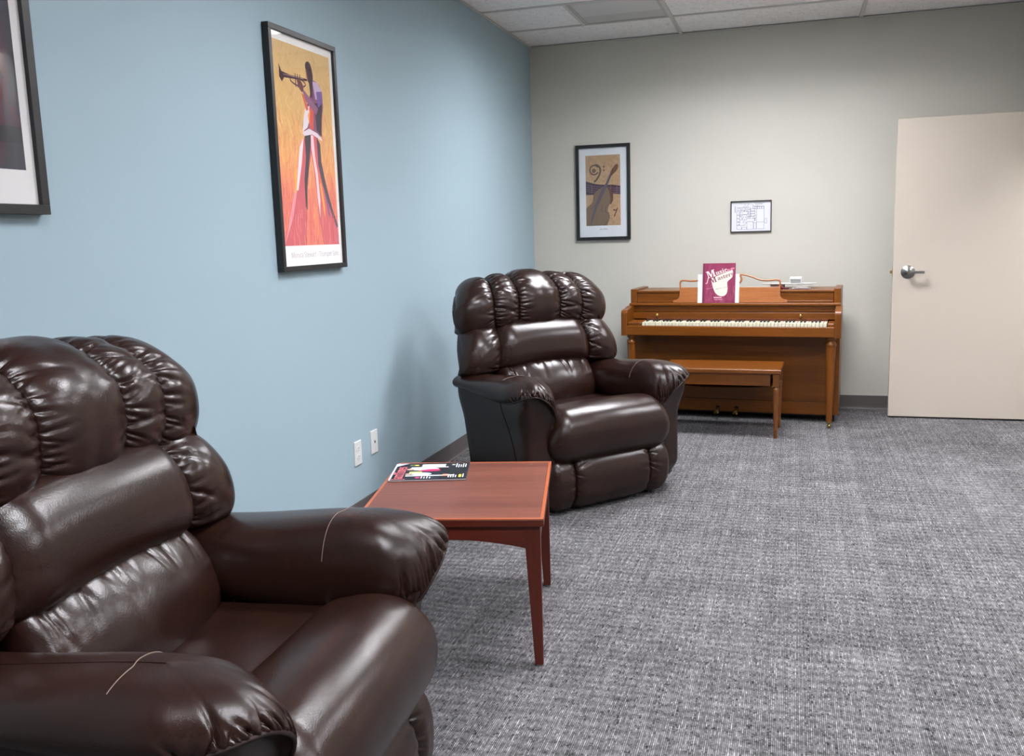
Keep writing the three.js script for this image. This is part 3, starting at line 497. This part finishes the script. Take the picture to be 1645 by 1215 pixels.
const darkArt = canvasTex(900, 1500, (g, w, h) => {
  g.fillStyle = '#d8d6d6'; g.fillRect(0, 0, w, h); g.fillStyle = '#33343d'; g.fillRect(60, 60, w - 112, h - 60 - 148); g.save(); g.beginPath(); g.rect(60, 60, w - 112, h - 208); g.clip();
  for (let i = 0; i < 260; i++) { const y = 60 + rnd() * (h - 240), x = w - 235 + (rnd() - 0.5) * 170 - Math.abs(Math.sin(y * 0.004)) * 60; const gr = g.createRadialGradient(x, y, 0, x, y, 110); gr.addColorStop(0, 'rgba(165,26,50,0.16)'); gr.addColorStop(1, 'rgba(150,26,50,0)'); g.fillStyle = gr; g.fillRect(x - 120, y - 120, 240, 240); }
  strokes(g, 160, 60, w - 60, 60, h - 200, ['#41424e', '#2a2a33', '#4a3a46', '#5c2738'], 160, 26, 0.6); g.fillStyle = '#2c2b33'; g.fillRect(60, h - 330, w - 112, 70); g.restore();
  g.fillStyle = '#9c9ba0'; g.font = '26px serif'; g.textAlign = 'center'; g.fillText('~', w / 2, h - 80);
});
framed('framed_print', 'framed dark red abstract print cropped at the upper left', [0, 1.893, 5.25], Math.PI / 2, 0.60, 0.954, 0.026, 0.034, darkArt);
const bassArt = canvasTex(700, 1200, (g, w, h) => {
  g.fillStyle = '#cdd1d5'; g.fillRect(0, 0, w, h);
  const X0 = 98, X1 = w - 100, Y0 = 100, Y1 = h - 155; g.save(); g.beginPath(); g.rect(X0, Y0, X1 - X0, Y1 - Y0); g.clip();
  g.fillStyle = '#a08566'; g.fillRect(0, 0, w, h); strokes(g, 500, X0, X1, Y0, Y1, ['#b39471', '#8a6f54', '#a67d50', '#b89c7c', '#957552'], 60, 14, 2);
  const K = (x, y) => [X0 + x * (X1 - X0), Y0 + y * (Y1 - Y0)], m = (a) => a.map(q => K(...q));
  blob(g, m([[-0.1, 0.34], [0.15, 0.39], [0.45, 0.42], [0.75, 0.42], [1.1, 0.45], [1.1, 0.57], [0.8, 0.55], [0.5, 0.54], [0.2, 0.56], [-0.1, 0.55]]), '#3d2938');
  g.strokeStyle = '#8a7287'; g.lineWidth = 3; for (const o of [0.02, 0.05, 0.08, 0.11]) { g.beginPath(); g.moveTo(...K(0, 0.39 + o)); g.quadraticCurveTo(...K(0.5, 0.45 + o), ...K(1, 0.455 + o)); g.stroke(); } for (const x of [0.17, 0.73, 0.9]) { g.beginPath(); g.moveTo(...K(x, 0.42)); g.lineTo(...K(x, 0.54)); g.stroke(); }
  blob(g, m([[0.70, 0.45], [0.80, 0.55], [0.78, 0.66], [0.69, 0.72], [0.60, 0.60]]), '#5b3a2b');
  blob(g, m([[0.28, 0.52], [0.42, 0.46], [0.62, 0.45], [0.68, 0.52], [0.72, 0.64], [0.66, 0.72], [0.62, 0.80], [0.68, 0.84], [0.66, 0.92], [0.58, 1.05], [-0.1, 1.05], [-0.05, 0.76], [0.10, 0.72], [0.22, 0.66], [0.22, 0.56]]), '#6a5642');
  g.strokeStyle = '#3c2f28'; g.lineWidth = 5; g.beginPath(); g.moveTo(...K(0.22, 0.56)); g.quadraticCurveTo(...K(0.24, 0.68), ...K(0.04, 0.73)); g.stroke(); g.beginPath(); g.moveTo(...K(0.68, 0.71)); g.quadraticCurveTo(...K(0.55, 0.70), ...K(0.56, 0.81)); g.quadraticCurveTo(...K(0.72, 0.80), ...K(0.66, 0.92)); g.lineTo(...K(0.52, 1.0)); g.stroke();
  g.beginPath(); g.moveTo(...K(0.44, 0.70)); g.bezierCurveTo(...K(0.52, 0.70), ...K(0.40, 0.80), ...K(0.48, 0.80)); g.stroke(); g.beginPath(); g.moveTo(...K(0.26, 0.68)); g.bezierCurveTo(...K(0.34, 0.70), ...K(0.12, 0.75), ...K(0.16, 0.765)); g.stroke();
  poly(g, m([[0.72, 0.25], [0.76, 0.28], [0.62, 0.44], [0.52, 0.54], [0.34, 0.72], [0.20, 0.90], [0.13, 1.0], [0.11, 1.0], [0.19, 0.82], [0.30, 0.66], [0.46, 0.48], [0.58, 0.40]]), '#4d4650');
  blob(g, m([[0.70, 0.27], [0.76, 0.20], [0.82, 0.17], [0.86, 0.14], [0.93, 0.13], [0.95, 0.18], [0.88, 0.24], [0.80, 0.27], [0.75, 0.30]]), '#5a3e2f');
  g.strokeStyle = '#574536'; g.lineWidth = 24; g.beginPath(); g.arc(...K(0.24, 0.215), 16, 0, 7); g.stroke(); g.lineWidth = 20; g.beginPath(); g.arc(...K(0.25, 0.205), 62, 0.6, 5.6); g.stroke(); g.lineWidth = 26; g.beginPath(); g.moveTo(...K(0.30, 0.135)); g.bezierCurveTo(...K(0.52, 0.16), ...K(0.42, 0.30), ...K(0.26, 0.37)); g.stroke();
  g.fillStyle = '#574536'; for (const y of [0.165, 0.215]) { g.beginPath(); g.arc(...K(0.53, y), 13, 0, 7); g.fill(); }
  g.strokeStyle = '#5a2c22'; g.lineWidth = 16; g.beginPath(); g.moveTo(...K(0.91, 0.76)); g.lineTo(...K(0.82, 0.87)); g.stroke(); g.beginPath(); g.moveTo(...K(0.89, 0.785)); g.lineTo(...K(0.82, 0.785)); g.stroke(); g.fillStyle = '#5a2c22'; g.beginPath(); g.arc(...K(0.81, 0.78), 11, 0, 7); g.fill();
  g.restore(); g.fillStyle = '#555a62'; g.font = 'italic 26px serif'; g.textAlign = 'center'; g.fillText('Jazz Bass', w / 2, h - 100); g.fillStyle = '#b4b9c0'; g.font = '13px sans-serif'; g.fillText('· · · · · · · · · · · · · · · · · ·', w / 2, h - 70);
});
framed('framed_print', 'black-framed matted print of a double bass on the greige wall', [0.5575, 1.626, 0], 0, 0.417, 0.714, 0.024, 0.024, bassArt);
const planArt = canvasTex(720, 560, (g, w, h) => {
  g.fillStyle = '#d3d4da'; g.fillRect(0, 0, w, h); g.strokeStyle = '#5d5e78'; g.lineWidth = 4.5;
  const R = (x, y, a, b) => g.strokeRect(x * w, y * h, a * w, b * h);
  g.beginPath(); [[0.14, 0.2], [0.3, 0.2], [0.3, 0.17], [0.42, 0.17], [0.42, 0.09], [0.54, 0.09], [0.54, 0.16], [0.68, 0.16], [0.68, 0.18], [0.83, 0.18], [0.83, 0.93], [0.14, 0.93]].forEach(([x, y], i) => i ? g.lineTo(x * w, y * h) : g.moveTo(x * w, y * h)); g.closePath(); g.stroke();
  R(0.645, 0.18, 0.185, 0.52); R(0.645, 0.7, 0.185, 0.23); R(0.27, 0.44, 0.12, 0.18); R(0.40, 0.68, 0.16, 0.25); R(0.27, 0.86, 0.12, 0.07); R(0.14, 0.8, 0.12, 0.13); R(0.57, 0.72, 0.06, 0.21);
  for (let i = 0; i < 6; i++) R(0.14 + i * 0.045, 0.2, 0.045, 0.1); for (let i = 0; i < 4; i++) R(0.14, 0.34 + i * 0.115, 0.075, 0.1); for (let i = 0; i < 5; i++) R(0.55 + i * 0.055, 0.17, 0.05, 0.085); for (let i = 0; i < 5; i++) R(0.43, 0.2 + i * 0.075, 0.05, 0.07); for (let i = 0; i < 3; i++) R(0.49, 0.24 + i * 0.09, 0.11, 0.08); R(0.42, 0.49, 0.19, 0.08); R(0.22, 0.34, 0.2, 0.09);
  g.fillStyle = '#3c3d55'; for (let i = 0; i < 90; i++) g.fillRect((0.16 + rnd() * 0.46) * w, (0.2 + rnd() * 0.6) * h, 4 + rnd() * 12, 4 + rnd() * 4); for (let i = 0; i < 26; i++) g.fillRect((0.28 + rnd() * 0.11) * w, (0.64 + rnd() * 0.16) * h, 4 + rnd() * 9, 4);
  g.fillStyle = '#3d3d4c'; g.fillRect(0.595 * w, 0.55 * h, 10, 60); g.font = '15px sans-serif'; g.fillRect(0.2 * w, 0.065 * h, 190, 4); g.fillRect(0.32 * w, 0.105 * h, 40, 5); g.fillRect(0.56 * w, 0.05 * h, 200, 4); g.fillRect(0.6 * w, 0.09 * h, 140, 8); R(0.85, 0.58, 0.05, 0.16); R(0.09, 0.16, 0.01, 0.2);
});
framed('floor_plan_sign', 'small framed building floor plan above the piano', [1.648, 1.411, 0], 0, 0.289, 0.226, 0.0065, 0.016, planArt, false);

// ---------------------------------------------------------------- wall plates
{
  const plate = (name, label, z, y) => { const t = thing(name, label, 'outlet', [0, y, z], Math.PI / 2); const s = new THREE.Shape(); const W = 0.036, H = 0.0575; s.moveTo(-W, -H); s.lineTo(W, -H); s.lineTo(W, H); s.lineTo(-W, H); const g = new THREE.ExtrudeGeometry(s, { depth: 0.002, bevelEnabled: true, bevelThickness: 0.0035, bevelSize: 0.0035, bevelOffset: -0.0035, bevelSegments: 3 }); g.translate(0, 0, 0.001); mesh('cover_plate', g, M.white, t); return t; };
  const scr = (t, y) => { const g = new THREE.CylinderGeometry(0.0028, 0.0028, 0.0008, 12); g.rotateX(Math.PI / 2); g.translate(0, y, 0.0068); mesh('screw', g, M.whiteMetal, t); };
  const o = plate('power_outlet', 'white duplex power outlet low on the blue wall', 3.189, 0.332); scr(o, 0);
  for (const y of [0.0195, -0.0195]) {
    const f = mesh('socket_face', (() => { const g = new THREE.CylinderGeometry(0.0165, 0.0165, 0.002, 24); g.rotateX(Math.PI / 2); g.scale(1, 0.86, 1); g.translate(0, y, 0.0072); return g; })(), M.white, o);
    for (const [x, hh] of [[-0.0063, 0.008], [0.0063, 0.0065]]) mesh('slot', box(x - 0.0011, x + 0.0011, y + 0.001, y + 0.001 + hh, 0.0078, 0.0086), M.hole, f);
    mesh('ground_hole', (() => { const g = new THREE.CylinderGeometry(0.0024, 0.0024, 0.0008, 10); g.rotateX(Math.PI / 2); g.translate(0, y - 0.0065, 0.0082); return g; })(), M.hole, f);
  }
  const d = plate('data_outlet', 'white wall plate with one small dark data port', 3.012, 0.347); scr(d, 0.042); scr(d, -0.042);
  mesh('jack', box(-0.009, 0.009, -0.008, 0.014, 0.0055, 0.0075, 0.001), M.white, d); mesh('port', box(-0.0055, 0.0055, -0.006, 0.006, 0.0068, 0.0079), M.hole, d); mesh('icon', box(-0.005, 0.005, 0.009, 0.0115, 0.0068, 0.0078), M.ventRim, d);
}

// ---------------------------------------------------------------- piano
console.log('piano');
const PIANO = [1.5672, 0, 0.183], PTURN = -0.0785;
{
  const t = thing('upright_piano', 'small honey-brown upright spinet piano against the greige wall', 'piano', PIANO, PTURN);
  const W = M.piano, xo = 0.7255, xs = 0.715;
  for (const s of [-1, 1]) {
    mesh('side_post', box(s > 0 ? xs - 0.045 : -xs, s > 0 ? xs : -xs + 0.045, 0.80, 0.915, -0.07, 0.295, 0.004, 'y'), W, t);
    mesh('case_side', box(s > 0 ? xs - 0.035 : -xs, s > 0 ? xs : -xs + 0.035, 0.05, 0.80, -0.07, 0.285, 0.003, 'y'), W, t);
    // key arm: rounded upper front corner
    const p = [[0.28, 0.605], [0.525, 0.605], [0.525, 0.755]]; for (let i = 1; i <= 8; i++) { const a = i / 8 * Math.PI / 2; p.push([0.50 + 0.025 * Math.cos(a), 0.755 + 0.028 * Math.sin(a)]); } p.push([0.42, 0.79], [0.36, 0.80], [0.28, 0.80]);
    const g = extrude(p, 0.036, 0.003); g.rotateY(-Math.PI / 2); g.translate(s > 0 ? xo : -xo + 0.036, 0, 0); mesh('key_arm', uvBox(g, 'y'), W, t);
  }
  mesh('lid', box(-xs + 0.045, xs - 0.045, 0.888, 0.903, -0.07, 0.29, 0.003), W, t);
  mesh('upper_panel', box(-xs + 0.047, xs - 0.047, 0.82, 0.888, 0.26, 0.285, 0.002), W, t);
  mesh('lower_moulding', box(-xs + 0.047, xs - 0.047, 0.818, 0.832, 0.283, 0.292, 0.003), W, t);
  mesh('music_shelf', box(-xs - 0.002, xs + 0.002, 0.800, 0.818, 0.2, 0.335, 0.005), W, t);
  mesh('fallboard', box(-0.689, 0.689, 0.757, 0.800, 0.28, 0.318, 0.003), W, t);
  mesh('fallboard_lip', box(-0.689, 0.689, 0.706, 0.753, 0.28, 0.326, 0.003), W, t);
  for (const x of [-0.513, 0.463]) { const g = lathe([[0.0001, 0.024], [0.007, 0.0235], [0.0108, 0.018], [0.0108, 0.014], [0.005, 0.007], [0.005, 0]], 16); g.rotateX(Math.PI / 2); g.translate(x, 0.734, 0.326); mesh('knob', g, M.brass, t); }
  mesh('key_bed', box(-0.689, 0.689, 0.612, 0.668, 0.2, 0.505, 0.003), W, t);
  mesh('key_slip', box(-0.689, 0.689, 0.608, 0.675, 0.505, 0.522, 0.005), W, t);
  const k0 = -0.586, kw = 1.225 / 52;
  mesh('cheek_block', box(-0.689, k0 - 0.002, 0.668, 0.700, 0.33, 0.507, 0.01), W, t); mesh('cheek_block', box(k0 + 1.227, 0.689, 0.668, 0.700, 0.33, 0.507, 0.01), W, t);
  mesh('name_felt', box(k0, k0 + 1.225, 0.695, 0.71, 0.325, 0.345), M.felt, t);
  const wk = new RoundedBoxGeometry(kw - 0.0026, 0.024, 0.15, 2, 0.0015), bk = new RoundedBoxGeometry(0.0115, 0.012, 0.095, 2, 0.003);
  for (let i = 0; i < 52; i++) {
    const m = mesh('white_key', wk, M.ivory, t); m.position.set(k0 + (i + 0.5) * kw, 0.686, 0.425);
    const note = (i + 5) % 7;                                // the lowest key is an A; C = 0
    if (i < 51 && note !== 2 && note !== 6) { const b = mesh('black_key', bk, M.ebony, t); b.position.set(k0 + (i + 1) * kw, 0.703, 0.395); }
  }
  mesh('lower_panel', box(-xs + 0.035, xs - 0.035, 0.138, 0.612, 0.268, 0.288, 0.002), W, t);
  mesh('bottom_rail', box(-xs + 0.035, xs - 0.035, 0.05, 0.136, 0.268, 0.29, 0.002), W, t);
  mesh('back_frame', box(-xs + 0.035, xs - 0.035, 0.03, 0.88, -0.06, -0.03), M.felt, t);
  mesh('bottom_board', box(-xs + 0.03, xs - 0.03, 0.035, 0.05, -0.06, 0.26), M.black, t);
  for (const s of [-1, 1]) for (const z of [-0.04, 0.22]) mesh('toe_block', box(s * 0.66 - 0.03, s * 0.66 + 0.03, 0, 0.05, z - 0.03, z + 0.03), M.black, t);
  for (const x of [-0.09, 0.04]) {
    mesh('pedal_slot', box(x - 0.014, x + 0.014, 0.058, 0.088, 0.288, 0.2912), M.hole, t);
    mesh('pedal', (() => { const g = grid((a, b) => { const an = a * Math.PI * 2, z = b * 0.085, wv = 0.009 + 0.009 * smooth(0.3, 1, b) * (b > 0.93 ? Math.sqrt(1 - ((b - 0.93) / 0.07) ** 2) : 1); return V3(x + wv * Math.cos(an), 0.068 - 0.012 * b + 0.006 * Math.sin(an) - 0.01 * smooth(0.6, 1, b), 0.285 + z); }, 16, 16, 1, 1, true); return g; })(), M.brass, t);
  }
  for (const s of [-1, 1]) {                                  // fluted tapering legs on brass castors
    const H = 0.545, y0 = 0.045;
    const leg = grid((a, b) => { const an = a * Math.PI * 2, r = lerp(0.0185, 0.031, b) * (1 - 0.09 * Math.pow(Math.abs(Math.cos(an * 4)), 6)), k = 1 / Math.max(Math.abs(Math.cos(an)), Math.abs(Math.sin(an))); const q = lerp(1, k, 0.35); return V3(s * 0.6655 + r * q * Math.cos(an), y0 + b * (H - y0), 0.478 + r * q * Math.sin(an)); }, 64, 12, 0.2, 0.5, true);
    const lg = mesh('leg', uvBox(leg, 'y', rnd(), 0), W, t);
    const cap = lathe([[0.031, 0], [0.0345, 0.006], [0.034, 0.018], [0.029, 0.028], [0.022, 0.034], [0.022, 0.042], [0.032, 0.044], [0.032, 0.062]], 24); cap.translate(s * 0.6655, H, 0.478); mesh('capital', uvBox(cap, 'x'), W, lg);
    mesh('castor', tidy([(() => { const g = new THREE.CylinderGeometry(0.015, 0.013, 0.016, 16); g.translate(s * 0.6655, 0.04, 0.478); return g; })(), (() => { const g = new THREE.SphereGeometry(0.0155, 20, 14); g.scale(0.75, 1, 1); g.translate(s * 0.6655, 0.0155, 0.478); return g; })()]), M.brass, lg);
  }
  // music desk: shaped board with an open scroll rail above
  const board = [[-0.405, 0], [-0.405, 0.018], [-0.385, 0.02], [-0.367, 0.032], [-0.36, 0.05], [-0.36, 0.107], [0.325, 0.107], [0.325, 0.05], [0.332, 0.032], [0.35, 0.02], [0.372, 0.018], [0.372, 0]];
  const bg = extrude(board, 0.012, 0.0015); const desk = mesh('music_desk', uvBox(bg, 'x'), M.desk, t); desk.position.set(0.0, 0.818, 0.296); desk.rotation.x = -0.12;
  const railL = [[-0.355, 0.10, 0.006], [-0.358, 0.14, 0.006], [-0.352, 0.153, 0.006], [-0.33, 0.156, 0.006], [-0.28, 0.152, 0.006], [-0.23, 0.156, 0.006], [-0.17, 0.178, 0.006], [-0.11, 0.193, 0.006], [-0.07, 0.19, 0.006]];
  const railR = railL.map(([x, y, z]) => [-x - 0.036, y, z]);
  const curl = [[0.04, 0.196, 0.006], [0.055, 0.188, 0.006], [0.066, 0.168, 0.006], [0.058, 0.142, 0.006], [0.03, 0.13, 0.006]];
  for (const r of [railL, railR, curl]) mesh('scroll_rail', tube(r, 0.0062, 60, 8), M.desk, desk);

  // --- sheet music on the desk: things of their own
  const onDesk = (name, label, cat, x) => { const th = thing(name, label, cat); th.position.set(...PIANO).add(V3(x, 0, 0).applyAxisAngle(V3(0, 1, 0), PTURN)); th.rotation.y = PTURN; return th; };
  const sh = onDesk('sheet_music', 'white printed sheet standing behind the burgundy music book', 'sheet music', -0.09);
  { const g = box(-0.142, 0.142, 0, 0.198, 0, 0.003); g.rotateX(-0.12); g.translate(0, 0.8185, 0.3115); mesh('pages', g, M.paper, sh); }
  const bookArt = canvasTex(620, 780, (g, w, h) => {
    g.fillStyle = '#7e2c4c'; g.fillRect(0, 0, w, h); strokes(g, 120, 0, w, 0, h, ['#8b3b5a', '#722443', '#984c6a'], 260, 40, 0.3); g.fillStyle = '#66203a'; g.fillRect(0, 0, 34, h);
    g.fillStyle = '#cdcbbd'; g.beginPath(); g.moveTo(150, 300); g.lineTo(560, 130); g.bezierCurveTo(600, 260, 540, 300, 490, 340); g.bezierCurveTo(450, 380, 470, 420, 475, 480); g.bezierCurveTo(480, 600, 440, 650, 370, 650); g.bezierCurveTo(270, 650, 225, 560, 200, 480); g.closePath(); g.fill();
    g.save(); g.translate(110, 300); g.rotate(-0.33); g.fillStyle = '#d4d2c8'; g.font = 'bold 190px serif'; g.fillText('M', -20, -4); g.font = 'bold 112px serif'; g.fillText('usic', 160, -12); g.font = 'italic bold 46px serif'; g.fillStyle = '#e6a3b4'; g.fillText('by the', 378, -22); g.fillStyle = '#6a2140'; g.font = 'bold 150px serif'; g.fillText('M', 0, 112); g.font = 'bold 104px serif'; g.fillText('asters', 158, 96); g.restore();
    g.strokeStyle = '#d4d2c8'; g.lineWidth = 12; g.beginPath(); g.moveTo(105, 300); g.lineTo(85, 385); g.quadraticCurveTo(76, 402, 60, 396); g.stroke();
    g.save(); g.translate(250, 520); g.rotate(-0.2); g.fillStyle = '#8a4a62'; g.font = '30px serif'; g.fillText('Russell E. Lanning', 0, 0); g.fillStyle = '#d8b9b4'; g.font = '20px serif'; g.fillText('selected and edited by', -170, -42); g.restore();
    g.fillStyle = '#e7c9cf'; g.fillRect(215, 668, 150, 14); g.font = 'italic 26px serif'; g.fillText('Song Classics', 222, 722);
  });
  const bk2 = onDesk('music_book', 'burgundy piano music book with a white piano silhouette', 'book', -0.085);
  { const g = box(-0.111, 0.111, 0.002, 0.27, 0, 0.008); g.rotateX(-0.12); g.translate(0, 0.8185, 0.3165); mesh('pages', g, M.paper, bk2); const f = new THREE.PlaneGeometry(0.224, 0.274); f.translate(0, 0.137, 0.0086); f.rotateX(-0.12); f.translate(0, 0.8185, 0.3165); mesh('front_cover', f, std({ map: bookArt, roughness: 0.35 }), bk2); }
  // --- small things lying on the lid
  const onLid = (name, label, cat, x, z, y = 0.903) => { const th = thing(name, label, cat); th.position.set(...PIANO).add(V3(x, y, z).applyAxisAngle(V3(0, 1, 0), PTURN)); th.rotation.y = PTURN; return th; };
  const rib = onLid('ribbon_roll', 'roll of red ribbon lying on the piano lid', 'ribbon', 0.33, 0.19);
  { const g = new THREE.TorusGeometry(0.010, 0.0042, 10, 24); g.scale(1, 1, 5); g.translate(-0.012, 0.0142, 0.02); mesh('roll', g, M.redFilm, rib); mesh('tail', box(-0.055, 0.04, 0, 0.012, -0.03, 0.01, 0.003), M.darkRed, rib); }
  const wr = onLid('cellophane_wrap', 'crumpled clear wrapping on the piano lid beside red ribbon', 'wrapping', 0.44, 0.17);
  mesh('film', grid((a, b) => V3(lerp(-0.055, 0.075, a), 0.001 + 0.017 * Math.abs(N3(a * 7, b * 5, 3.3)) * 2 * Math.sin(Math.PI * a) * Math.sin(Math.PI * b) + 0.004, lerp(-0.05, 0.06, b)), 24, 20), M.clearWrap, wr); mesh('wrapped_stems', box(-0.04, 0.06, 0, 0.008, -0.03, 0.03, 0.003), M.darkRed, wr);
  const tray = onLid('serving_tray', 'thin white tray resting over the red ribbon on the piano', 'tray', 0.36, 0.03, 0.929);
  { const g = lathe([[0.0001, 0], [0.17, 0], [0.185, 0.002], [0.19, 0.005], [0.187, 0.006], [0.17, 0.003], [0.0001, 0.002]], 48); g.scale(1, 1, 0.42); mesh('dish', g, M.white, tray); const r = lathe([[0.045, -0.026], [0.05, -0.026], [0.05, 0], [0.045, 0]], 32); mesh('foot_ring', r.translate(-0.08, 0, -0.03), M.white, tray); }
  const bx = onLid('small_box', 'little open white box standing on the tray', 'box', 0.404, 0.03, 0.9315);
  mesh('carton', tidy([box(-0.038, 0.038, 0, 0.002, -0.02, 0.02), box(-0.038, 0.038, 0, 0.046, -0.02, -0.018), box(-0.038, -0.035, 0, 0.046, -0.02, 0.02), box(0.035, 0.038, 0, 0.046, -0.02, 0.02)]), M.white, bx); mesh('flap', (() => { const g = box(-0.04, 0.04, 0, 0.002, 0, 0.034); g.rotateX(0.45); g.translate(0, 0.046, -0.02); return g; })(), M.white, bx);
}

// ---------------------------------------------------------------- piano bench
{
  const t = thing('piano_bench', 'wooden piano bench with tapered legs in front of piano', 'bench', [1.519, 0, 0.895], -0.045);
  const hw = 0.365, hd = 0.185, H = 0.445;
  const top = extrude([[-hw - 0.012, -hd - 0.012], [hw + 0.012, -hd - 0.012], [hw + 0.012, hd + 0.012], [-hw - 0.012, hd + 0.012]], 0.016, 0.007); top.rotateX(-Math.PI / 2); top.translate(0, H - 0.023, 0); mesh('seat_lid', uvBox(top, 'x'), M.bench, t);
  const ax = hw - 0.012, az = hd - 0.012;
  for (const s of [1, -1]) { mesh('apron', box(-ax + 0.04, ax - 0.04, 0.338, H - 0.03, s * az - 0.008, s * az + 0.008, 0.001), M.bench, t); mesh('apron', box(s * ax - 0.008, s * ax + 0.008, 0.338, H - 0.03, -az + 0.02, az - 0.02, 0.001, 'z'), M.bench, t); }
  mesh('compartment_floor', (() => { const g = grid((a, b) => V3(lerp(-ax + 0.03, ax - 0.03, a), 0.336 - 0.02 * Math.sin(Math.PI * a), lerp(-az + 0.01, az - 0.004, b)), 24, 2); return tidy([g, g.clone().translate(0, 0.003, 0)]); })(), M.bench, t);
  for (const sx of [1, -1]) for (const sz of [1, -1]) {
    const x = sx * (ax - 0.005), z = sz * (az - 0.005);
    const lg = mesh('leg', tidy([uvBox(lathe([[0.0001, 0], [0.0115, 0], [0.0125, 0.05], [0.0145, 0.055], [0.0145, 0.06], [0.0128, 0.064], [0.0195, 0.30], [0.021, 0.312], [0.0195, 0.322], [0.013, 0.328], [0.013, 0.334]], 16).translate(x, 0, z), 'y'), box(x - 0.019, x + 0.019, 0.334, H - 0.023, z - 0.019, z + 0.019, 0.001, 'y')]), M.bench, t);
  }
}
renderer.render(scene, camera);
